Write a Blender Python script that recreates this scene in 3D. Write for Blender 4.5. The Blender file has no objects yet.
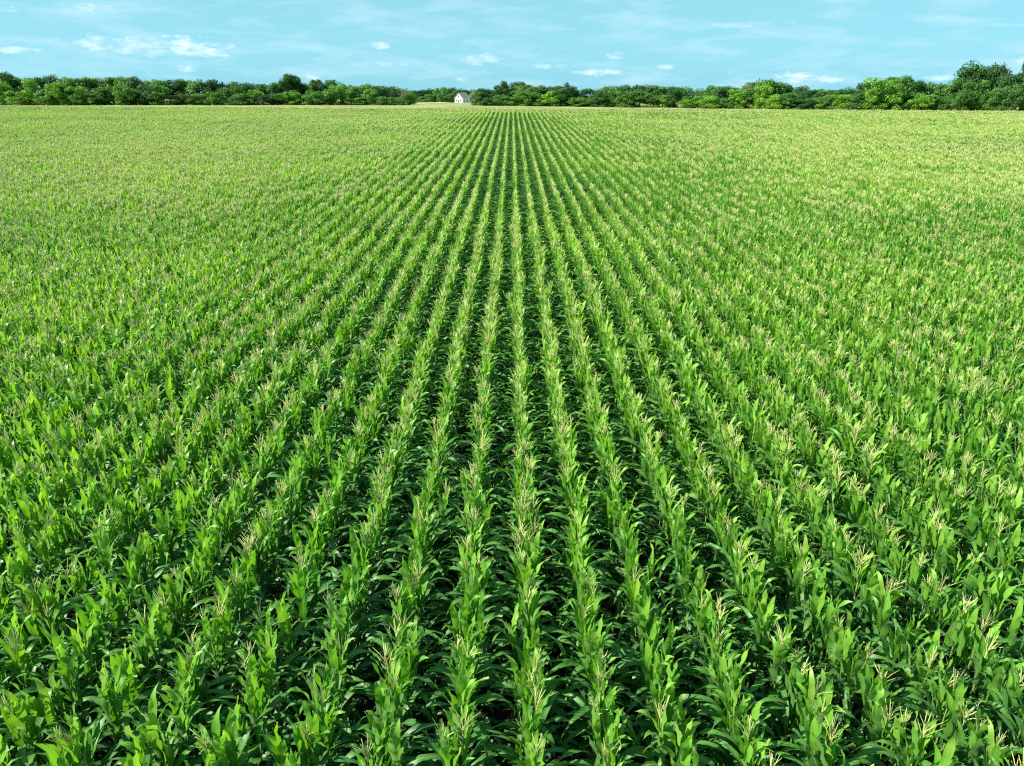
import bpy, math, random
import numpy as np
from mathutils import Vector, noise

random.seed(11)
R = math.radians
SC = bpy.context.scene
COL = SC.collection

# ------------------------------------------------------------------ camera numbers
F = 700.0                      # focal length in pixels of a 1024 px wide frame
TH = math.atan(306 / F)        # pitch below the horizon
CT, ST = math.cos(TH), math.sin(TH)
CAMZ = 7.9


def depth(Y, z):
    return Y * CT + (CAMZ - z) * ST


def project(x, y, z):
    D = depth(y, z)
    u = y * ST - (CAMZ - z) * CT
    return 512 + F * x / D, 383 - F * u / D


def x_at(bearing, Y, z=0.0):     # metres to the side of the camera axis for a bearing in the view
    return (bearing - 512) / F * depth(Y, z)


def height_for(yp, Y):         # height at distance Y that shows at picture height yp
    lo, hi = -80.0, 60.0
    for _ in range(50):
        m = (lo + hi) / 2
        if project(0, Y, m)[1] > yp:
            lo = m
        else:
            hi = m
    return lo


# ------------------------------------------------------------------ terrain
def field_end(x):
    return 153.0 - 0.115 * x


_T = [-400, 0, 40, 100, 200, 450, 700, 3000, 9000]
_Z = [0, 0, -0.12, -1.0, -3.2, -11.3, -16, -62, -200]


def ground_z(x, y):
    t = y - field_end(max(-260.0, min(260.0, x)))
    return float(np.interp(t, _T, _Z))


# ------------------------------------------------------------------ helpers
class MB:
    """Collects faces, per-vertex tint and uv, builds one mesh."""

    def __init__(self):
        self.v, self.f, self.m, self.t, self.uv = [], [], [], [], []

    def add(self, verts, faces, mat=0, tint=0.5, uvs=None):
        o = len(self.v)
        self.v += [tuple(p) for p in verts]
        self.t += tint if isinstance(tint, list) else [tint] * len(verts)
        self.uv += uvs if uvs else [(0.0, 0.0)] * len(verts)
        self.f += [tuple(i + o for i in f) for f in faces]
        self.m += [mat] * len(faces)

    def merge(self, other, fn=None, dt=0.0):
        o = len(self.v)
        self.v += [tuple(fn(p)) for p in other.v] if fn else other.v
        self.t += [min(1, max(0, t + dt)) for t in other.t]
        self.uv += other.uv
        self.f += [tuple(i + o for i in f) for f in other.f]
        self.m += other.m

    def box(self, x0, x1, y0, y1, z0, z1, mat=0):
        p = [(x, y, z) for z in (z0, z1) for y in (y0, y1) for x in (x0, x1)]
        self.add(p, [(0, 2, 3, 1), (4, 5, 7, 6), (0, 1, 5, 4), (2, 6, 7, 3), (0, 4, 6, 2), (1, 3, 7, 5)], mat)

    def tube(self, pts, rad, n=5, mat=0, tint=0.5, cap=True):
        rings = []
        for i, p in enumerate(pts):
            p = Vector(p)
            a = Vector(pts[max(0, i - 1)])
            b = Vector(pts[min(len(pts) - 1, i + 1)])
            d = (b - a).normalized()
            s = d.cross(Vector((0.31, 0.95, 0.05))).normalized()
            t = d.cross(s)
            rings += [p + (s * math.cos(2 * math.pi * k / n) + t * math.sin(2 * math.pi * k / n)) * rad[i] for k in range(n)]
        faces = []
        for i in range(len(pts) - 1):
            for k in range(n):
                faces.append((i * n + k, i * n + (k + 1) % n, (i + 1) * n + (k + 1) % n, (i + 1) * n + k))
        if cap:
            faces.append(tuple(range((len(pts) - 1) * n, len(pts) * n)))
        self.add(rings, faces, mat, tint)

    def mesh(self, name, mats, smooth=False):
        me = bpy.data.meshes.new(name)
        me.from_pydata(self.v, [], self.f)
        for m in mats:
            me.materials.append(m)
        me.polygons.foreach_set('material_index', self.m)
        a = me.attributes.new('tint', 'FLOAT', 'POINT')
        a.data.foreach_set('value', self.t)
        b = me.attributes.new('leafuv', 'FLOAT2', 'POINT')
        b.data.foreach_set('vector', np.array(self.uv, dtype=np.float32).ravel())
        if smooth:
            me.polygons.foreach_set('use_smooth', [True] * len(self.f))
        me.update()
        return me


def link(name, me, parent=None, **props):
    o = bpy.data.objects.new(name, me)
    COL.objects.link(o)
    if parent is not None:
        o.parent = parent
    for k, v in props.items():
        o[k] = v
    return o


def thing(name, label, cat, loc=(0, 0, 0), rz=0.0, group=None):
    o = bpy.data.objects.new(name, None)
    o.empty_display_size = 0.2
    COL.objects.link(o)
    o.location = loc
    o.rotation_euler = (0, 0, rz)
    o['label'] = label
    o['category'] = cat
    if group:
        o['group'] = group
    return o


# ------------------------------------------------------------------ materials
def new_mat(name):
    m = bpy.data.materials.new(name)
    m.use_nodes = True
    nt = m.node_tree
    nt.nodes.clear()
    out = nt.nodes.new('ShaderNodeOutputMaterial')
    return m, nt, out


def N(nt, t, **kw):
    n = nt.nodes.new(t)
    for k, v in kw.items():
        setattr(n, k, v)
    return n


def ramp(nt, src, stops):
    r = N(nt, 'ShaderNodeValToRGB')
    el = r.color_ramp.elements
    while len(el) < len(stops):
        el.new(0.5)
    for e, (p, c) in zip(el, stops):
        e.position = p
        e.color = (*c, 1)
    nt.links.new(src, r.inputs[0])
    return r.outputs[0]


def math_node(nt, op, a, b=None, c=None, clamp=False):
    n = N(nt, 'ShaderNodeMath', operation=op, use_clamp=clamp)
    for i, s in enumerate((a, b, c)):
        if s is None:
            continue
        if isinstance(s, (int, float)):
            n.inputs[i].default_value = s
        else:
            nt.links.new(s, n.inputs[i])
    return n.outputs[0]


def mix_col(nt, fac, a, b, blend='MIX'):
    n = N(nt, 'ShaderNodeMix', data_type='RGBA', blend_type=blend)
    for s, i in ((fac, 0), (a, 6), (b, 7)):
        if isinstance(s, (int, float)):
            n.inputs[i].default_value = s
        elif isinstance(s, tuple):
            n.inputs[i].default_value = (*s, 1)
        else:
            nt.links.new(s, n.inputs[i])
    return n.outputs[2]


def plain(name, col, rough=0.8, var=0.15, scale=4.0, spec=0.3):
    m, nt, out = new_mat(name)
    tc = N(nt, 'ShaderNodeTexCoord')
    nz = N(nt, 'ShaderNodeTexNoise')
    nz.inputs['Scale'].default_value = scale
    nz.inputs['Detail'].default_value = 5
    nt.links.new(tc.outputs['Object'], nz.inputs['Vector'])
    lo = tuple(c * (1 - var) for c in col)
    hi = tuple(min(1, c * (1 + var)) for c in col)
    c = ramp(nt, nz.outputs[0], [(0.3, lo), (0.7, hi)])
    b = N(nt, 'ShaderNodeBsdfPrincipled')
    nt.links.new(c, b.inputs['Base Color'])
    b.inputs['Roughness'].default_value = rough
    b.inputs['Specular IOR Level'].default_value = spec
    nt.links.new(b.outputs[0], out.inputs[0])
    return m


def leaf_material(name, stops, trans_gain, trans_fac, rough, spec, patch, midrib):
    """Two-sided leaf: glossy face plus light coming through the blade."""
    m, nt, out = new_mat(name)
    at = N(nt, 'ShaderNodeAttribute', attribute_name='tint')
    oi = N(nt, 'ShaderNodeObjectInfo')
    nz = N(nt, 'ShaderNodeTexNoise')
    nz.inputs['Scale'].default_value = patch
    nz.inputs['Detail'].default_value = 3
    nt.links.new(oi.outputs['Location'], nz.inputs['Vector'])
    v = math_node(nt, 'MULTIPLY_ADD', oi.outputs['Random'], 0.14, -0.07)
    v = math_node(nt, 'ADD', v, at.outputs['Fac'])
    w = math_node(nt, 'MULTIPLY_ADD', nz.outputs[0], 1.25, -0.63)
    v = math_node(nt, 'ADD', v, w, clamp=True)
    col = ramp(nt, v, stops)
    if midrib:
        uv = N(nt, 'ShaderNodeAttribute', attribute_name='leafuv')
        sx = N(nt, 'ShaderNodeSeparateXYZ')
        nt.links.new(uv.outputs['Vector'], sx.inputs[0])
        d = math_node(nt, 'SUBTRACT', sx.outputs[0], 0.5)
        d = math_node(nt, 'ABSOLUTE', d)
        rib = math_node(nt, 'SUBTRACT', 1.0, math_node(nt, 'MULTIPLY', d, 11.0), clamp=True)
        # fine lengthwise veins
        vein = math_node(nt, 'MULTIPLY', sx.outputs[0], 70.0)
        vein = math_node(nt, 'MULTIPLY_ADD', math_node(nt, 'SINE', vein), 0.10, 0.95)
        hsv = N(nt, 'ShaderNodeHueSaturation')
        nt.links.new(vein, hsv.inputs['Value'])
        nt.links.new(col, hsv.inputs['Color'])
        col = mix_col(nt, math_node(nt, 'MULTIPLY', rib, 0.55), hsv.outputs[0], (0.24, 0.36, 0.12))
        # dry tip
        tip = math_node(nt, 'MULTIPLY', math_node(nt, 'SUBTRACT', sx.outputs[1], 0.9), 6.0, clamp=True)
        col = mix_col(nt, math_node(nt, 'MULTIPLY', tip, 0.5), col, (0.30, 0.26, 0.09))
    b = N(nt, 'ShaderNodeBsdfPrincipled')
    nt.links.new(col, b.inputs['Base Color'])
    b.inputs['Roughness'].default_value = rough
    b.inputs['Specular IOR Level'].default_value = spec
    if midrib:
        b.inputs['Sheen Weight'].default_value = 0.12
        b.inputs['Sheen Roughness'].default_value = 0.45
    tr = N(nt, 'ShaderNodeBsdfTranslucent')
    g = mix_col(nt, 1.0, col, trans_gain, 'MULTIPLY')
    n = g.node
    n.clamp_result = False
    nt.links.new(g, tr.inputs[0])
    mx = N(nt, 'ShaderNodeMixShader')
    mx.inputs[0].default_value = trans_fac
    nt.links.new(b.outputs[0], mx.inputs[1])
    nt.links.new(tr.outputs[0], mx.inputs[2])
    nt.links.new(mx.outputs[0], out.inputs[0])
    return m


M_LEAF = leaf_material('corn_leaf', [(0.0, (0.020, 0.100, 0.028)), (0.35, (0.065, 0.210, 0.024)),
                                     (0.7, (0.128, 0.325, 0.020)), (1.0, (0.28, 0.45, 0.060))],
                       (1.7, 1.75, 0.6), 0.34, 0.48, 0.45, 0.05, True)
M_STALK = plain('corn_stalk', (0.13, 0.22, 0.04), 0.6, 0.25, 9)
M_TASSEL = plain('corn_tassel', (0.40, 0.42, 0.155), 0.8, 0.25, 14)
M_TREE = {
    'dark': leaf_material('dark_tree_leaf', [(0.000, (0.0136, 0.0476, 0.0170)), (0.500, (0.0374, 0.1190, 0.0238)), (1.000, (0.0850, 0.2125, 0.0374))],
                          (1.3, 1.3, 0.6), 0.25, 0.55, 0.3, 0.02, False),
    'mid': leaf_material('green_tree_leaf', [(0.000, (0.0238, 0.0765, 0.0170)), (0.500, (0.0765, 0.2006, 0.0272)), (1.000, (0.1615, 0.3230, 0.0442))],
                         (1.3, 1.3, 0.6), 0.25, 0.55, 0.3, 0.02, False),
    'bright': leaf_material('bright_tree_leaf', [(0.000, (0.0425, 0.1275, 0.0136)), (0.500, (0.1275, 0.3060, 0.0238)), (1.000, (0.2720, 0.4760, 0.0476))],
                            (1.3, 1.3, 0.6), 0.25, 0.55, 0.3, 0.02, False),
    'olive': leaf_material('olive_tree_leaf', [(0.000, (0.0595, 0.0850, 0.0340)), (0.500, (0.1530, 0.1955, 0.0850)), (1.000, (0.2890, 0.3230, 0.1615))],
                           (1.2, 1.2, 0.7), 0.2, 0.6, 0.3, 0.02, False),
}
M_BARK = plain('bark', (0.16, 0.13, 0.10), 0.9, 0.35, 1.5)
M_DEAD = plain('bleached_bark', (0.33, 0.30, 0.26), 0.9, 0.3, 1.5)
M_SOIL = plain('soil', (0.026, 0.020, 0.013), 0.95, 0.45, 2.2)
M_GRASS = plain('dry_grass', (0.19, 0.220, 0.065), 0.95, 0.30, 0.05)
M_TRACK = plain('gravel', (0.55, 0.52, 0.42), 0.9, 0.12, 0.3)
M_WALL = plain('white_siding', (0.80, 0.79, 0.76), 0.7, 0.04, 1.0)
M_ROOF = plain('grey_shingles', (0.27, 0.24, 0.21), 0.9, 0.2, 2.0)
M_DOOR = plain('dark_door', (0.10, 0.09, 0.08), 0.6, 0.2, 2.0)
M_GLASS = plain('window_glass', (0.05, 0.06, 0.07), 0.15, 0.2, 2.0, 0.6)


# ------------------------------------------------------------------ corn
def add_leaf(mb, rng, z0, az, length, width, a0, droop, twist, tint, seg, mat=0, curl=1.6, fold=0.28):
    da = rng.uniform(-0.5, 0.5)
    verts, uvs, faces = [], [], []
    p = Vector((0.012 * math.cos(az), 0.012 * math.sin(az), z0))
    step = length / seg
    ph = rng.uniform(0, 6.28)
    for i in range(seg + 1):
        s = i / seg
        a = a0 - droop * s ** curl
        az_s = az + da * s * s
        d = Vector((math.cos(az_s), math.sin(az_s), 0))
        T = d * math.cos(a) + Vector((0, 0, math.sin(a)))
        S0 = Vector((-math.sin(az_s), math.cos(az_s), 0))
        N0 = S0.cross(T) * -1
        tw = twist * s
        S = S0 * math.cos(tw) + N0 * math.sin(tw)
        Nn = N0 * math.cos(tw) - S0 * math.sin(tw)
        if s < 0.35:
            prof = 0.62 + 0.38 * math.sin(s / 0.35 * math.pi / 2)
        else:
            q = (s - 0.35) / 0.65
            prof = max(0.02, 1 - q ** 2.2)
        w = width * prof * 0.5
        fd = fold * (1 - 0.55 * s)
        wa = 0.015 * math.sin(ph + s * 13) * min(1, s * 4) * (1 if seg > 5 else 0)
        verts += [p - S * w + Nn * (w * fd + wa), p.copy(), p + S * w + Nn * (w * fd - wa)]
        uvs += [(0.0, s), (0.5, s), (1.0, s)]
        p = p + T * step
        if i < seg:
            o = i * 3
            faces += [(o, o + 1, o + 4, o + 3), (o + 1, o + 2, o + 5, o + 4)]
    mb.add(verts, faces, mat, tint, uvs)


def corn(seed, tassel, seg):
    """One corn plant: foliage, stalk and tassel as separate builders."""
    rng = random.Random(seed)
    fol, stk, tas = MB(), MB(), MB()
    H = rng.uniform(1.67, 1.77)
    lean = (rng.uniform(-.03, .03), rng.uniform(-.03, .03))
    stk.tube([(0, 0, 0), (lean[0] * .3, lean[1] * .3, H * .5), (0, 0, H)], [0.016, 0.013, 0.007], 5 if seg > 5 else 3, 0, 0.5)
    base = rng.uniform(0, math.pi)
    n = rng.randint(12, 13)
    top_n = 5
    for k in range(n):
        az = base + math.pi * k + rng.uniform(-0.5, 0.5) + 0.10 * k
        if k >= n - top_n:                             # upright upper leaves make the narrow ridge
            j = (k - (n - top_n)) / (top_n - 1)
            z0 = H * (0.70 + 0.26 * j)
            L = rng.uniform(0.52, 0.68) * (1.0 - 0.24 * j)
            a0 = R(rng.uniform(75, 86) + 3 * j)
            if tassel:
                a0 -= R(rng.uniform(0, 9))
            droop = R(rng.choice([rng.uniform(5, 28), rng.uniform(18, 55), rng.uniform(55, 110), rng.uniform(100, 165)]))
            W = rng.uniform(0.078, 0.100) * (1 - .12 * j)
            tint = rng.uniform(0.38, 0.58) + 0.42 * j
            curl = rng.uniform(2.6, 4.2)
        else:
            u = k / max(1, n - top_n - 1)
            z0 = H * (0.26 + 0.50 * u)
            L = rng.uniform(0.58, 0.80) * (0.88 + 0.12 * u)
            a0 = R(rng.uniform(50, 68))
            droop = R(rng.uniform(125, 178))
            W = rng.uniform(0.056, 0.076)
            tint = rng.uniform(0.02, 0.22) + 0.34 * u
            curl = rng.uniform(1.15, 1.7)
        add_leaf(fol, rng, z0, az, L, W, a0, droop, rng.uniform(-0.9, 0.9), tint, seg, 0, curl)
    if tassel:
        zt = H - 0.04
        top = rng.uniform(0.32, 0.44)
        opened = rng.random()
        r0 = 0.0050 if seg > 5 else 0.0075
        cx, cy = rng.uniform(-.05, .05), rng.uniform(-.05, .05)
        tas.tube([(0, 0, zt), (cx * .4, cy * .4, zt + top * .5), (cx, cy, zt + top)], [r0 * .8, r0 * 1.15, r0 * .6], 3, 0)
        for b in range(rng.randint(6, 11)):
            a = rng.uniform(0, 6.283)
            el = R(rng.uniform(66, 84) - 34 * opened * rng.random() ** 2)
            Lb = rng.uniform(0.15, 0.27)
            zb = zt + rng.uniform(0.10, 0.22)
            dx, dy = math.cos(a), math.sin(a)
            p0 = (0, 0, zb)
            p1 = (dx * Lb * .5 * math.cos(el), dy * Lb * .5 * math.cos(el), zb + Lb * .5 * math.sin(el))
            e2 = el - R(rng.uniform(-6, 22))
            p2 = (p1[0] + dx * Lb * .5 * math.cos(e2), p1[1] + dy * Lb * .5 * math.cos(e2), p1[2] + Lb * .5 * math.sin(e2))
            tas.tube([p0, p1, p2], [r0 * .75, r0 * .95, r0 * .5], 3, 0)
    return fol, stk, tas


PLAIN_N, TASS_N = 12, 12
variants = [corn(100 + i, i >= PLAIN_N, 8) for i in range(PLAIN_N + TASS_N)]
low = [corn(100 + i, i >= PLAIN_N, 4) for i in range(PLAIN_N + TASS_N)]


def joined(parts, mb=None, fn=None):
    mb = mb or MB()
    for i, p in enumerate(parts):
        for j in range(len(p.m)):
            p.m[j] = i
        mb.merge(p, fn)
    return mb


src = bpy.data.collections.new('corn_sources')         # not in the scene: only feeds the field
CM = [M_LEAF, M_STALK, M_TASSEL]
for i, parts in enumerate(variants):
    me = joined(parts).mesh('corn_%03d' % i, CM, True)
    src.objects.link(bpy.data.objects.new('corn_%03d' % i, me))
CHUNKS = 18                                            # one metre of row; three tassel classes of six
STEP = 0.122
rc = random.Random(5)
for c in range(CHUNKS):
    share = (0.22, 0.58, 0.95)[c // 6]
    mb = MB()
    for k in range(8):
        i = rc.randrange(PLAIN_N, PLAIN_N + TASS_N) if rc.random() < share else rc.randrange(PLAIN_N)
        a = rc.uniform(0, 6.283)
        s = rc.uniform(0.95, 1.05)
        ox, oy = rc.uniform(-.015, .015), (k - 3.5) / 8 + rc.uniform(-.04, .04)
        ca, sa = math.cos(a) * s, math.sin(a) * s
        joined(low[i], mb, lambda p: (p[0] * ca - p[1] * sa + ox, p[0] * sa + p[1] * ca + oy, p[2] * s))
    me = mb.mesh('corn_chunk_%03d' % c, CM, True)
    src.objects.link(bpy.data.objects.new('corn_row_%03d' % c, me))     # sorts after corn_NNN

ROW = 0.76
X0 = 0.19


def tassel_share(x, y):
    a = noise.noise(Vector((x * 0.022 + 3.1, y * 0.014 + 7.7, 0.3)))
    b = noise.noise(Vector((x * 0.9, y * 0.13, 4.2)))
    near = min(1.0, max(0.0, (y - 4) / 16))
    side = min(1.0, abs(x) / 25) * 0.10
    left = -0.10 if x < -1 and y < 11 else 0.0
    return 0.27 + 0.24 * near + side + left + 0.40 * a + 0.42 * b


def row_wobble(k, y):
    return 0.035 * noise.noise(Vector((k * 3.7, y * 0.12, 1.0)))


pr = random.Random(21)
plants = []              # x, y, variant, rot, scale
chunks = []
NEAR = 34.0
kmax = 240
for k in range(-kmax, kmax + 1):
    xr = X0 + k * ROW
    y = 2.4 + pr.uniform(0, STEP)
    yend = field_end(xr) - 15.0
    # near part, plant by plant
    while y < NEAR:
        if abs(xr) < 0.80 * depth(y, 0) + 4:
            x = xr + row_wobble(k, y) + pr.gauss(0, .013)
            ts = tassel_share(x, y)
            big = noise.noise(Vector((x * .16, y * .16, 9.1)))
            tz = pr.random() < ts
            v = pr.randrange(PLAIN_N, PLAIN_N + TASS_N) if tz else pr.randrange(PLAIN_N)
            s = pr.uniform(0.95, 1.05) * (1 + 0.06 * big) * (1 + 0.04 * noise.noise(Vector((x * .9, y * .7, 2.2))))
            if pr.random() > 0.035:
                plants.append((x, y, v, pr.uniform(0, 6.283), s, k, tz))
        y += STEP * pr.uniform(0.8, 1.2)
    y = NEAR + 0.45
    while y < yend:
        if abs(xr) < 0.80 * depth(y, 0) + 4:
            x = xr + row_wobble(k, y)
            ts = tassel_share(x, y) + pr.uniform(-.22, .22)
            cl = 0 if ts < 0.42 else (1 if ts < 0.72 else 2)
            big = noise.noise(Vector((x * .16, y * .16, 9.1)))
            chunks.append((x, y, 0.0, cl * 6 + pr.randrange(6), pr.choice((0.0, math.pi)) + pr.gauss(0, .03),
                           (1 + 0.06 * big) * pr.uniform(0.96, 1.05)))
        y += 0.97
# end rows planted crosswise along the far edge
for r in range(20):
    x = -150.0
    while x < 150:
        y = field_end(x) - 14.4 + r * ROW
        if abs(x) < 0.80 * depth(y, 0) + 4:
            chunks.append((x, y, ground_z(x, y), 12 + pr.randrange(6) if pr.random() < .7 else 6 + pr.randrange(6),
                           math.pi / 2 + pr.choice((0, math.pi)) + 0.115 * 0, pr.uniform(0.92, 1.06)))
        x += 0.97

# the 300 plants that show largest: those nearest the camera with their tops in the frame
cand = []
for i, (x, y, v, a, s, k, tz) in enumerate(plants):
    u, w = project(x, y, 1.75 * s)
    u2, w2 = project(x, y, 1.0)
    if -8 < u < 1032 and w < 752:
        cand.append((depth(y, 1.5), i))
cand.sort()
chosen = set(i for _, i in cand[:300])

ORD = ['first', 'second', 'third', 'fourth', 'fifth', 'sixth', 'seventh', 'eighth', 'ninth', 'tenth', 'eleventh', 'twelfth',
       'thirteenth', 'fourteenth', 'fifteenth', 'sixteenth', 'seventeenth', 'eighteenth', 'nineteenth', 'twentieth',
       'twenty-first', 'twenty-second', 'twenty-third', 'twenty-fourth', 'twenty-fifth', 'twenty-sixth', 'twenty-seventh',
       'twenty-eighth', 'twenty-ninth', 'thirtieth', 'thirty-first', 'thirty-second', 'thirty-third', 'thirty-fourth', 'thirty-fifth',
       'thirty-sixth', 'thirty-seventh', 'thirty-eighth', 'thirty-ninth', 'fortieth']
part_mesh = {}
for i, (fol, stk, tas) in enumerate(variants):
    for p in (fol, stk, tas):
        p.m = [0] * len(p.m)
    part_mesh[i] = (fol.mesh('foliage', [M_LEAF], True), stk.mesh('stalk', [M_STALK]), tas.mesh('tassel', [M_TASSEL]) if tas.v else None)
by_row = {}
for i in sorted(chosen, key=lambda i: plants[i][1]):
    by_row.setdefault(plants[i][5], []).append(i)
for k, ids in by_row.items():
    for n, i in enumerate(ids):
        x, y, v, a, s, _, tz = plants[i]
        if k == 0:
            where = 'in the middle row'
        else:
            where = '%s row %s of middle row' % (ORD[abs(k) - 1], 'left' if k < 0 else 'right')
        lab = '%s, %s from the bottom edge, %s' % ('corn plant with pale tassel' if tz else 'leafy corn plant', ORD[n], where)
        t = thing('corn_plant', lab, 'corn plant', (x, y, 0.0), a, 'corn plants nearest the camera')
        t.rotation_euler = (pr.gauss(0, .05), pr.gauss(0, .02), a)
        t.scale = (s, s, s)
        fm, sm, tm = part_mesh[v]
        link('foliage', fm, t)
        link('stalk', sm, t)
        if tm:
            link('tassel', tm, t)

# the rest of the crop: one object of uncountable plants
pos, rot, scl, idx = [], [], [], []
for i, (x, y, v, a, s, k, tz) in enumerate(plants):
    if i in chosen:
        continue
    pos.append((x, y, 0.0)); rot.append((pr.gauss(0, .05), pr.gauss(0, .02), a)); scl.append((s, s, s)); idx.append(v)
for (x, y, z, c, a, s) in chunks:
    pos.append((x, y, z)); rot.append((0, 0, a)); scl.append((1.0, 1.0, s)); idx.append(PLAIN_N + TASS_N + c)
me = bpy.data.meshes.new('corn_crop')
me.from_pydata(pos, [], [])
me.attributes.new('rot', 'FLOAT_VECTOR', 'POINT').data.foreach_set('vector', np.array(rot, np.float32).ravel())
me.attributes.new('scl', 'FLOAT_VECTOR', 'POINT').data.foreach_set('vector', np.array(scl, np.float32).ravel())
me.attributes.new('idx', 'INT', 'POINT').data.foreach_set('value', np.array(idx, np.int32))
crop = link('corn_crop', me, kind='stuff', category='corn crop',
            label='dense rows of green corn with pale tassels filling the field to the trees')
ng = bpy.data.node_groups.new('plant_rows', 'GeometryNodeTree')
ng.interface.new_socket('Geometry', in_out='INPUT', socket_type='NodeSocketGeometry')
ng.interface.new_socket('Geometry', in_out='OUTPUT', socket_type='NodeSocketGeometry')
gi, go = N(ng, 'NodeGroupInput'), N(ng, 'NodeGroupOutput')
ci = N(ng, 'GeometryNodeCollectionInfo')
ci.inputs['Collection'].default_value = src
ci.inputs['Separate Children'].default_value = True
ci.inputs['Reset Children'].default_value = True
iop = N(ng, 'GeometryNodeInstanceOnPoints')
iop.inputs['Pick Instance'].default_value = True
ng.links.new(gi.outputs[0], iop.inputs['Points'])
ng.links.new(ci.outputs[0], iop.inputs['Instance'])
for nm, ty, sock in (('idx', 'INT', 'Instance Index'), ('rot', 'FLOAT_VECTOR', 'Rotation'), ('scl', 'FLOAT_VECTOR', 'Scale')):
    na = N(ng, 'GeometryNodeInputNamedAttribute', data_type=ty)
    na.inputs['Name'].default_value = nm
    ng.links.new(na.outputs['Attribute'], iop.inputs[sock])
ng.links.new(iop.outputs[0], go.inputs[0])
crop.modifiers.new('plant_rows', 'NODES').node_group = ng

# ------------------------------------------------------------------ ground sheets
def sheet(name, xs, ys, zf, mat, **props):
    mb = MB()
    v = [(x, y, zf(x, y)) for y in ys for x in xs]
    n = len(xs)
    f = [(j * n + i, j * n + i + 1, (j + 1) * n + i + 1, (j + 1) * n + i) for j in range(len(ys) - 1) for i in range(n - 1)]
    mb.add(v, f)
    return link(name, mb.mesh(name, [mat], True), **props)


xs = list(np.concatenate([np.arange(-1500, -300, 300), np.arange(-300, 301, 20), np.arange(600, 1501, 300)]))
ys = list(np.concatenate([np.arange(-60, 120, 30), np.arange(120, 700, 8), np.arange(700, 2301, 80)]))
sheet('ground', xs, ys, ground_z, M_GRASS, kind='structure')
mb = MB()
ex = list(np.arange(-240, 241, 20.0))
v, f = [], []
for j, fr in enumerate(np.linspace(0, 1, 30)):
    for x in ex:
        y = -50 + fr * (field_end(x) + 0.6 + 50)
        v.append((x, y, ground_z(x, y) + 0.012))
n = len(ex)
for j in range(29):
    for i in range(n - 1):
        f.append((j * n + i, j * n + i + 1, (j + 1) * n + i + 1, (j + 1) * n + i))
mb.add(v, f)
link('field_soil', mb.mesh('field_soil', [M_SOIL]), kind='structure')

# pale farm track that winds through the grass to the house
ctrl = [(-47.0, 262), (-44, 300), (-33, 345), (-30, 390), (-40, 430), (-52, 470), (-54, 505), (-47, 540), (-36, 556)]
pts = []
for i in range(len(ctrl) - 1):
    p0, p1, p2, p3 = (Vector((*ctrl[max(0, min(len(ctrl) - 1, i + d))], 0)) for d in (-1, 0, 1, 2))
    for q in range(10):
        t = q / 10
        pts.append(0.5 * ((2 * p1) + (p2 - p0) * t + (2 * p0 - 5 * p1 + 4 * p2 - p3) * t * t + (3 * p1 - p0 - 3 * p2 + p3) * t ** 3))
mb = MB()
v, f = [], []
for i, p in enumerate(pts):
    d = (pts[min(i + 1, len(pts) - 1)] - pts[max(0, i - 1)]).normalized()
    s = Vector((-d.y, d.x, 0)) * 2.6
    for q in (p - s, p, p + s):
        v.append((q.x, q.y, ground_z(q.x, q.y) + 0.09))
    if i:
        o = (i - 1) * 3
        f += [(o, o + 1, o + 4, o + 3), (o + 1, o + 2, o + 5, o + 4)]
mb.add(v, f)
link('track', mb.mesh('track', [M_TRACK]), kind='structure')

# ------------------------------------------------------------------ house
HY = 575.0
hx = x_at(458.6, HY, -9)
hz = ground_z(hx, HY) - 0.05
house = thing('farmhouse', 'small white gabled house with a grey roof standing in the gap between the trees', 'house', (hx, HY, hz), R(-33))
W2, LN, EV, RG = 3.6, 9.5, 3.8, 7.1


def gable_body():
    mb = MB()
    p = [(-W2, 0, 0), (W2, 0, 0), (W2, 0, EV), (0, 0, RG), (-W2, 0, EV)]
    q = [(x, LN, z) for x, _, z in p]
    mb.add(p + q, [(0, 1, 2, 3, 4), (9, 8, 7, 6, 5), (0, 5, 6, 1), (1, 6, 7, 2), (2, 7, 8, 3), (3, 8, 9, 4), (4, 9, 5, 0)])
    return mb


link('wall', gable_body().mesh('wall', [M_WALL]), house)
mb = MB()
for sgn in (-1, 1):
    dx, dz = W2 * 1.1, (RG - EV) * 1.1
    a = [(0, -.45, RG + .08), (sgn * dx, -.45, RG + .08 - dz), (sgn * dx, LN + .45, RG + .08 - dz), (0, LN + .45, RG + .08)]
    b = [(x, y, z + .2) for x, y, z in a]
    mb.add(a + b, [(0, 1, 2, 3), (7, 6, 5, 4), (0, 4, 5, 1), (1, 5, 6, 2), (2, 6, 7, 3), (3, 7, 4, 0)])
roof = link('roof', mb.mesh('roof', [M_ROOF]), house)


def house_window(x, z, w, h, side=False):
    fr, gl = MB(), MB()
    if not side:
        for (a, b, c, d) in ((-w / 2 - .1, w / 2 + .1, h, h + .1), (-w / 2 - .1, w / 2 + .1, -.1, 0), (-w / 2 - .1, -w / 2, 0, h), (w / 2, w / 2 + .1, 0, h)):
            fr.box(x + a, x + b, -.07, -.004, z + c, z + d)
        gl.box(x - w / 2, x + w / 2, -.03, -.005, z, z + h)
    else:
        for (a, b, c, d) in ((-w / 2 - .1, w / 2 + .1, h, h + .1), (-w / 2 - .1, w / 2 + .1, -.1, 0), (-w / 2 - .1, -w / 2, 0, h), (w / 2, w / 2 + .1, 0, h)):
            fr.box(W2 + .004, W2 + .07, x + a, x + b, z + c, z + d)
        gl.box(W2 + .005, W2 + .03, x - w / 2, x + w / 2, z, z + h)
    o = link('window', gl.mesh('window', [M_GLASS]), house)
    link('window_frame', fr.mesh('window_frame', [M_WALL]), o)


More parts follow.
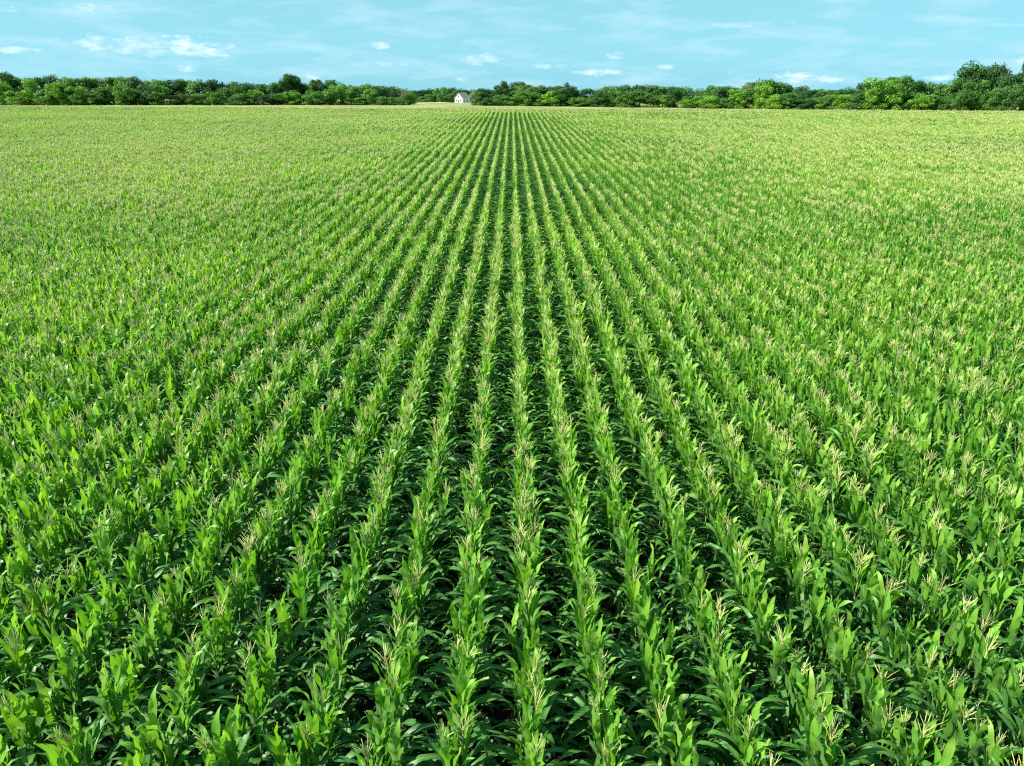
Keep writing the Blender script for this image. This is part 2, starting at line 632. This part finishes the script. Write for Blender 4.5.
house_window(-1.9, 1.0, 1.1, 1.5)
house_window(1.9, 1.0, 1.1, 1.5)
house_window(0, 4.3, 1.0, 1.3)
house_window(2.4, 1.1, 1.1, 1.4, True)
house_window(6.2, 1.1, 1.1, 1.4, True)
mb = MB(); mb.box(-.5, .5, -.06, -.004, 0.1, 2.2)
dr = link('door', mb.mesh('door', [M_DOOR]), house)
mb = MB(); mb.box(.32, .40, -.12, -.062, 1.05, 1.15)
link('handle', mb.mesh('handle', [M_TRACK]), dr)

# ------------------------------------------------------------------ trees
def crown(seed, n_lobes, leaves, low_skirt, pointed=0.0):
    """Leaf clumps through the volume of a unit crown (height 1, half width about 0.5)."""
    rng = random.Random(seed)
    mb = MB()
    lobes = []
    for i in range(n_lobes):
        h = rng.uniform(0.02 if low_skirt else 0.30, 0.93)
        if low_skirt:
            rmax = 0.44 * math.sqrt(max(0.05, 1 - (max(0, h - 0.35) / 0.68) ** 2)) * (0.8 + .2 * min(1, h / .25))
        else:
            rmax = 0.42 * math.sqrt(max(0.04, 1 - ((h - 0.55) / 0.46) ** 2))
        rmax *= 1 - pointed * max(0, h - .4)
        a = rng.uniform(0, 6.283)
        rr = rmax * math.sqrt(rng.random()) * rng.uniform(.75, 1.12)
        lr = rng.uniform(0.12, 0.20)
        lobes.append((Vector((rr * math.cos(a), rr * math.sin(a), h)), lr, rng.uniform(-.16, .16)))
    lobes.append((Vector((0, 0, .80)), .17, 0.0))
    per = leaves // len(lobes)
    for c, lr, dt in lobes:
        for _ in range(per):
            d = Vector((rng.gauss(0, 1), rng.gauss(0, 1), rng.gauss(0, 1))).normalized()
            q = c + Vector((d.x, d.y, d.z * .8)) * lr * rng.uniform(0.35, 1.12) ** 0.6
            if q.z < 0.0:
                continue
            nrm = (d + Vector((rng.gauss(0, .55), rng.gauss(0, .55), rng.gauss(0, .55) + .25))).normalized()
            s = nrm.cross(Vector((rng.gauss(0, 1), rng.gauss(0, 1), rng.gauss(0, 1)))).normalized()
            t = nrm.cross(s)
            sz = rng.uniform(0.015, 0.033)
            mb.add([q - s * sz, q - t * sz * .7, q + s * sz, q + t * sz * .7], [(0, 1, 2, 3)], 0,
                   min(1, max(0, .5 + dt + rng.uniform(-.18, .18))))
    return mb


def trunk(seed, top, limbs=5):
    rng = random.Random(seed)
    mb = MB()
    pts = [(0, 0, -.03), (rng.uniform(-.01, .01), rng.uniform(-.01, .01), top * .45), (rng.uniform(-.03, .03), rng.uniform(-.03, .03), top)]
    mb.tube(pts, [.024, .018, .008], 6)
    for _ in range(limbs):
        a = rng.uniform(0, 6.283); z = rng.uniform(.25, .7) * top; L = rng.uniform(.18, .34)
        mb.tube([(0, 0, z), (L * .5 * math.cos(a), L * .5 * math.sin(a), z + L * .35), (L * math.cos(a), L * math.sin(a), z + L * .85)], [.011, .008, .003], 4)
    return mb


tall_kinds = [crown(300 + i, 34, 5600, False) for i in range(8)]
skirt_kinds = [crown(330 + i, 36, 5600, True) for i in range(8)]
point_kinds = [crown(360 + i, 30, 2200, True, 1.1) for i in range(2)]
thin_kinds = [crown(370 + i, 15, 900, False) for i in range(3)]
crown_mesh = {}
for nm, kinds in (('tall', tall_kinds), ('skirt', skirt_kinds), ('point', point_kinds), ('thin', thin_kinds)):
    for hue in M_TREE:
        crown_mesh[nm, hue] = [k.mesh('crown', [M_TREE[hue]]) for k in kinds]
trunk_mesh = [trunk(390 + i, .78).mesh('trunk', [M_BARK]) for i in range(4)]
dead_mesh = [trunk(395 + i, .95, 9).mesh('trunk', [M_DEAD]) for i in range(2)]
tr = random.Random(77)


def tree(bearing, Y, top_y, width, shape, hue, label, group, dead=False):
    """A tree WIDTH metres wide at distance Y whose top reaches the height seen at TOP_Y."""
    x = x_at(bearing, Y, 2)
    z = ground_z(x, Y)
    h = height_for(top_y, Y) - z
    t = thing('tree' if shape != 'skirt' or h > 6.5 else 'bushy_tree', label, 'tree', (x, Y, z), tr.uniform(0, 6.283), group)
    t.scale = (width, width, h)
    ms = crown_mesh[shape, hue]
    link('crown', ms[tr.randrange(len(ms))], t)
    link('trunk', (dead_mesh if dead else trunk_mesh)[tr.randrange(2)], t)
    return t


SKY_X = [-90, 0, 12, 20, 45, 75, 100, 135, 150, 180, 220, 245, 260, 283, 300, 318, 331, 350, 375, 393, 402, 412, 425,
         468, 480, 495, 503, 522, 540, 556, 566, 580, 600, 620, 645, 670, 700, 725, 745, 762, 780, 800, 820, 838, 850, 860, 870, 885, 900, 915,
         935, 950, 960, 975, 990, 1005, 1015, 1030, 1110]
SKY_Y = [73, 73, 75, 78, 76, 76.5, 78, 76.5, 80, 79.5, 79.5, 82, 84, 83, 83, 81, 80, 85, 84.5, 86, 88, 92, 95,
         90, 88, 86.5, 83, 83, 87, 87, 84, 88, 86.5, 84.5, 84.5, 85.5, 87.5, 87, 83.5, 81, 83, 86, 88.5, 90, 89, 83, 80, 77.5, 78, 81,
         84, 81, 74, 70, 72, 76, 74, 66, 66]


def skyline(px):
    return float(np.interp(px, SKY_X, SKY_Y))


def bank_dist(px):
    if px < 440:
        return float(np.interp(px, [-100, 412], [250, 272]))
    return float(np.interp(px, [465, 700, 1100], [266, 232, 186]))


def nth(n):
    return ORD[n]


# rows of the two tree banks: the back row carries the skyline, the front row is lower and reaches the ground
rows = {}
for bank, p0, p1 in (('left', 2, 404), ('right', 486, 1030)):
    for row, gap in (('back', 12.5), ('front', 12.0)):
        px = p0 + (4 if row == 'front' else 0)
        lst = []
        while px <= p1:
            lst.append(px)
            px += gap * tr.uniform(.75, 1.25)
        rows[bank, row] = lst
HUE = {'dark': 'dark green', 'mid': 'mid green', 'bright': 'bright yellow-green', 'olive': 'greyish olive'}
for (bank, row), lst in rows.items():
    total = len(lst)
    for n, px in enumerate(lst):
        Y = bank_dist(px)
        m_per_px = depth(Y, 2) / F
        sy = skyline(px)
        if row == 'back':
            Y += tr.uniform(3, 11)
            top = sy + tr.uniform(-.6, 1.6)
            hue = tr.choice(['dark', 'dark', 'mid', 'mid'])
            shape, w = tr.choice(['tall', 'skirt']), tr.uniform(23, 31) * m_per_px
        else:
            Y -= tr.uniform(2, 8)
            base = 77 + 833 * 5.8 / (field_end(x_at(px, 150)) + 2.5)
            top = sy + (base - sy) * tr.uniform(.08, .60)
            bright = 0.15 + (0.45 if 640 < px < 960 else 0) + (0.15 if 20 < px < 80 else 0)
            hue = 'bright' if tr.random() < bright else ('mid' if tr.random() < .8 else 'dark')
            if px > 935 and tr.random() < .5:
                hue = 'mid'
            shape, w = 'skirt', tr.uniform(20, 28) * m_per_px
        if bank == 'left':
            rel = '%s from the left edge, %s of left tree line' % (nth(n), 'rear' if row == 'back' else 'front')
        else:
            m = n
            if m < 24:
                rel = '%s right of the house, %s of right tree line' % (nth(m), 'rear' if row == 'back' else 'front')
            else:
                rel = '%s from the right edge, %s of right tree line' % (nth(total - 1 - n), 'rear' if row == 'back' else 'front')
        lab = '%s %s, %s' % (HUE[hue], 'tree' if row == 'back' else 'bushy tree', rel)
        tree(px, Y, top, w, shape, hue, lab, 'trees of the %s tree line' % bank)

# trees that stand out
def special(px, Y, top, wpx, shape, hue, label, dead=False):
    return tree(px, Y, top, wpx * depth(Y, 2) / F, shape, hue, label, 'trees along the far field edge', dead)


special(292, 272, 74.2, 25, 'tall', 'dark', 'tall dark domed tree rising well above the left tree line')
special(319, 271, 79.6, 20, 'tall', 'dark', 'dark rounded tree just right of the tall domed tree')
special(331, 272, 78.8, 15, 'thin', 'dark', 'slim thin-crowned tree beside the dark rounded tree right of the tall domed one')
special(393, 268, 84.6, 11, 'thin', 'dark', 'thin bare-stemmed tree poking up near the right end of the left tree line')
special(404, 266, 88, 13, 'thin', 'olive', 'sparse grey half-dead tree at the right end of the left tree line', True)
special(409, 268, 93.5, 15, 'skirt', 'mid', 'low green bush ending the left tree line beside the grassy gap')
special(413, 300, 96, 12, 'skirt', 'mid', 'low bush just beyond the end of the left tree line')
special(6, 262, 72.2, 26, 'tall', 'dark', 'big dark tree at the left edge of the picture')
special(106, 268, 82, 22, 'thin', 'olive', 'greyish half-bare tree among the green trees of the left tree line', True)
special(157, 268, 81.5, 14, 'thin', 'olive', 'small pale grey half-bare tree in the middle of the left tree line', True)
special(474, 330, 92.5, 13, 'skirt', 'olive', 'olive grey bush close beside the right side of the white house')
special(479, 262, 92, 19, 'skirt', 'mid', 'rounded green bush starting the right tree line by the house')
special(505, 270, 81.3, 16, 'tall', 'dark', 'dark flat-topped tree above the near end of the right tree line')
special(519, 270, 82, 17, 'tall', 'dark', 'dark broad tree right behind the flat-topped one in the right tree line')
special(521, 258, 86.5, 12, 'thin', 'olive', 'bare grey tree standing before the dark broad tree', True)
special(566, 256, 82, 15, 'point', 'dark', 'dark pointed tree sticking up from the right tree line')
special(746, 228, 83, 17, 'thin', 'olive', 'pale greyish tree near the middle of the right tree line', True)
special(764, 226, 79.5, 26, 'tall', 'mid', 'broad green tree next to the pale greyish tree of the right tree line')
special(876, 208, 77.2, 34, 'skirt', 'bright', 'large rounded yellow-green tree in the right tree line')
special(901, 207, 77.8, 32, 'skirt', 'mid', 'large rounded green tree beside the yellow-green rounded one')
special(973, 206, 63.5, 46, 'tall', 'dark', 'tallest dark tree rising above the right end of the tree line')
special(991, 207, 64, 24, 'tall', 'dark', 'narrow dark crown close to the tallest tree on the right')
special(1017, 190, 93, 20, 'skirt', 'mid', 'low green bush under the tall dark tree at the right edge')
special(1026, 202, 60.5, 34, 'tall', 'dark', 'tall dark tree cut by the right edge of the picture')

# wood far behind the house, tree by tree
n = 0
px = 384.0
while px < 506:
    Y = 690 + tr.uniform(-12, 25)
    top = float(np.interp(px, [384, 412, 425, 432, 450, 460, 475, 506], [90, 90.5, 89.5, 87.5, 87.3, 88.5, 89.5, 89])) + tr.uniform(-.3, .9)
    tree(px, Y, top, tr.uniform(11, 16) * depth(Y, -10) / F, tr.choice(['tall', 'skirt', 'skirt']), tr.choice(['dark', 'dark', 'mid']),
         'green tree far behind the white house, %s from the left' % nth(n), 'far trees behind the house')
    n += 1
    px += tr.uniform(4.5, 7.5)
n = 0
px = 404.0
while px < 490:
    Y = 655 + tr.uniform(-12, 12)
    tree(px, Y, tr.uniform(93, 97), tr.uniform(9, 13) * depth(Y, -10) / F, 'skirt', tr.choice(['dark', 'mid', 'mid']),
         'low bushy tree before the far wood behind the house, %s from the left' % nth(n), 'far bushes behind the house')
    n += 1
    px += tr.uniform(4.5, 7.5)

# the tree lines go on past both sides of what the camera sees
mb = MB()
for px in list(np.arange(-330, -12, 11)) + list(np.arange(1044, 1350, 11)):
    for rowk in (0, 1):
        Y = bank_dist(px) + (7 if rowk == 0 else -4) + tr.uniform(-3, 3)
        x = x_at(px, Y, 2); z = ground_z(x, Y)
        k = tr.choice(tall_kinds if rowk == 0 else skirt_kinds)
        w = 22 * depth(Y, 2) / F; h = (10 if rowk == 0 else 6.5) * tr.uniform(.85, 1.1)
        mb.merge(k, lambda p: (p[0] * w + x, p[1] * w + Y, p[2] * h + z), tr.uniform(-.2, .2))
link('woodland', mb.mesh('woodland', [M_TREE['mid']]), kind='stuff', category='woodland', label='green wood carrying on beyond both ends of the tree line')

# ------------------------------------------------------------------ light, sky
SUN_EL, SUN_AZ = R(42), R(260)        # azimuth clockwise from +Y (the view direction)
sd = Vector((math.sin(SUN_AZ) * math.cos(SUN_EL), math.cos(SUN_AZ) * math.cos(SUN_EL), math.sin(SUN_EL)))
sl = bpy.data.lights.new('sun', 'SUN')
sl.energy = 4.8
sl.angle = R(0.5)
sl.color = (1.0, 0.955, 0.87)
so = bpy.data.objects.new('sun', sl)
so.rotation_euler = sd.to_track_quat('Z', 'Y').to_euler()
so.location = (-40, -20, 60)
COL.objects.link(so)

SKY_GAIN = 3.18
w = bpy.data.worlds.new('World')
SC.world = w
w.use_nodes = True
nt = w.node_tree
nt.nodes.clear()
out = N(nt, 'ShaderNodeOutputWorld')
bg = N(nt, 'ShaderNodeBackground')
sky = N(nt, 'ShaderNodeTexSky')
sky.sky_type = 'NISHITA'
sky.sun_disc = False
sky.sun_elevation = SUN_EL
sky.sun_rotation = SUN_AZ
sky.altitude = 100
sky.air_density = 1.0
sky.dust_density = 0.3
sky.ozone_density = 2.0
bw = N(nt, 'ShaderNodeRGBToBW')
nt.links.new(sky.outputs[0], bw.inputs[0])
lum = math_node(nt, 'MULTIPLY', math_node(nt, 'POWER', bw.outputs[0], 0.25), SKY_GAIN)
col = mix_col(nt, 1.0, lum, (0.45, 1.08, 1.30), 'MULTIPLY')
col = mix_col(nt, 0.97, sky.outputs[0], col)
tc = N(nt, 'ShaderNodeTexCoord')
sep = N(nt, 'ShaderNodeSeparateXYZ')
nt.links.new(tc.outputs['Generated'], sep.inputs[0])
# bearing and elevation of each sky direction, in degrees
az = math_node(nt, 'MULTIPLY', math_node(nt, 'ARCTAN2', sep.outputs[0], sep.outputs[1]), 57.2958)
el = math_node(nt, 'MULTIPLY', math_node(nt, 'ARCSINE', sep.outputs[2]), 57.2958)
cmb = N(nt, 'ShaderNodeCombineXYZ')
nt.links.new(math_node(nt, 'MULTIPLY', az, 0.16), cmb.inputs[0])
nt.links.new(math_node(nt, 'MULTIPLY', el, 0.85), cmb.inputs[1])
nz = N(nt, 'ShaderNodeTexNoise')
nz.inputs['Scale'].default_value = 1.0
nz.inputs['Detail'].default_value = 7
nz.inputs['Roughness'].default_value = 0.6
nz.inputs['Distortion'].default_value = 0.4
nt.links.new(cmb.outputs[0], nz.inputs['Vector'])
nf = N(nt, 'ShaderNodeTexNoise')
nf.inputs['Scale'].default_value = 3.0
nf.inputs['Detail'].default_value = 6
nf.inputs['Roughness'].default_value = 0.65
cmp_ = N(nt, 'ShaderNodeCombineXYZ')
nt.links.new(math_node(nt, 'MULTIPLY', az, 0.30), cmp_.inputs[0])
nt.links.new(math_node(nt, 'MULTIPLY', el, 0.75), cmp_.inputs[1])
nt.links.new(cmp_.outputs[0], nf.inputs['Vector'])
veil = math_node(nt, 'MULTIPLY', math_node(nt, 'SUBTRACT', nz.outputs[0], 0.46), 1.5, clamp=True)
veil = math_node(nt, 'MULTIPLY', veil, 0.65)


def sky_dir(px, py):
    x, y = (px - 512) / F, (383 - py) / F
    d = Vector((x, CT + y * ST, -ST + y * CT)).normalized()
    return math.degrees(math.atan2(d.x, d.y)), math.degrees(math.asin(d.z))


puffs = [(150, 46, 95, 12, .7), (178, 45, 24, 11, 1.25), (207, 51, 30, 8, 1.25), (110, 44, 40, 11, .8), (187, 69, 10, 4, 1.0), (96, 44, 36, 10, .7), (10, 9, 16, 4, .9),
         (95, 8, 34, 6, .7), (15, 50, 34, 4, .7), (316, 77, 16, 4, 1.0), (377, 45, 14, 4, .9), (478, 59, 26, 6, .9), (462, 79, 10, 3, .7),
         (616, 55, 12, 4, 1.0), (600, 72, 32, 4.5, 1.0), (665, 67, 10, 3, .7), (808, 78, 44, 6, 1.1), (795, 76, 18, 5, 1.0), (1018, 60, 16, 5, 1.0),
         (940, 78, 26, 4, .8), (545, 66, 30, 3, .6), (390, 64, 60, 3, .45), (735, 25, 60, 4, .4)]
acc = veil
for (px, py, rx, ry, amp) in puffs:
    a, e = sky_dir(px, py)
    a2, _ = sky_dir(px + rx, py)
    _, e2 = sky_dir(px, py - ry)
    dx = math_node(nt, 'DIVIDE', math_node(nt, 'SUBTRACT', az, a), abs(a2 - a))
    dy = math_node(nt, 'DIVIDE', math_node(nt, 'SUBTRACT', el, e), abs(e2 - e))
    r2 = math_node(nt, 'ADD', math_node(nt, 'MULTIPLY', dx, dx), math_node(nt, 'MULTIPLY', dy, dy))
    g = math_node(nt, 'SUBTRACT', 1.0, r2)
    g = math_node(nt, 'ADD', g, math_node(nt, 'MULTIPLY_ADD', nf.outputs[0], 5.0, -2.6))
    g = math_node(nt, 'MULTIPLY', math_node(nt, 'MULTIPLY', g, 0.5, clamp=True), amp * .85)
    acc = math_node(nt, 'MAXIMUM', acc, g)
acc = math_node(nt, 'MINIMUM', acc, 1.0)
cloud = mix_col(nt, math_node(nt, 'MULTIPLY_ADD', nf.outputs[0], 3.0, -1.0, clamp=True), (6.6, 7.9, 8.6), (8.6, 9.2, 9.4))
col = mix_col(nt, acc, col, cloud)
nt.links.new(col, bg.inputs[0])
bg.inputs[1].default_value = 0.060
nt.links.new(bg.outputs[0], out.inputs[0])

# ------------------------------------------------------------------ camera, render
cam = bpy.data.cameras.new('camera')
cam.sensor_width = 36
cam.lens = F / 1024 * 36
cam.clip_start = 0.1
cam.clip_end = 20000
co = bpy.data.objects.new('camera', cam)
co.location = (0, 0, CAMZ)
co.rotation_euler = (math.pi / 2 - TH, 0, 0)
COL.objects.link(co)
SC.camera = co
SC.view_settings.view_transform = 'Standard'
SC.view_settings.look = 'None'
SC.view_settings.exposure = 1.25
SC.view_settings.gamma = 1
SC.view_settings.use_curve_mapping = False
SC.render.engine = 'CYCLES'
SC.cycles.max_bounces = 6
SC.cycles.volume_bounces = 0
SC.cycles.diffuse_bounces = 3
SC.cycles.glossy_bounces = 2
SC.cycles.transmission_bounces = 4
SC.cycles.caustics_reflective = False
SC.cycles.caustics_refractive = False
SC.cycles.filter_width = 1.2
SC.cycles.use_denoising = False
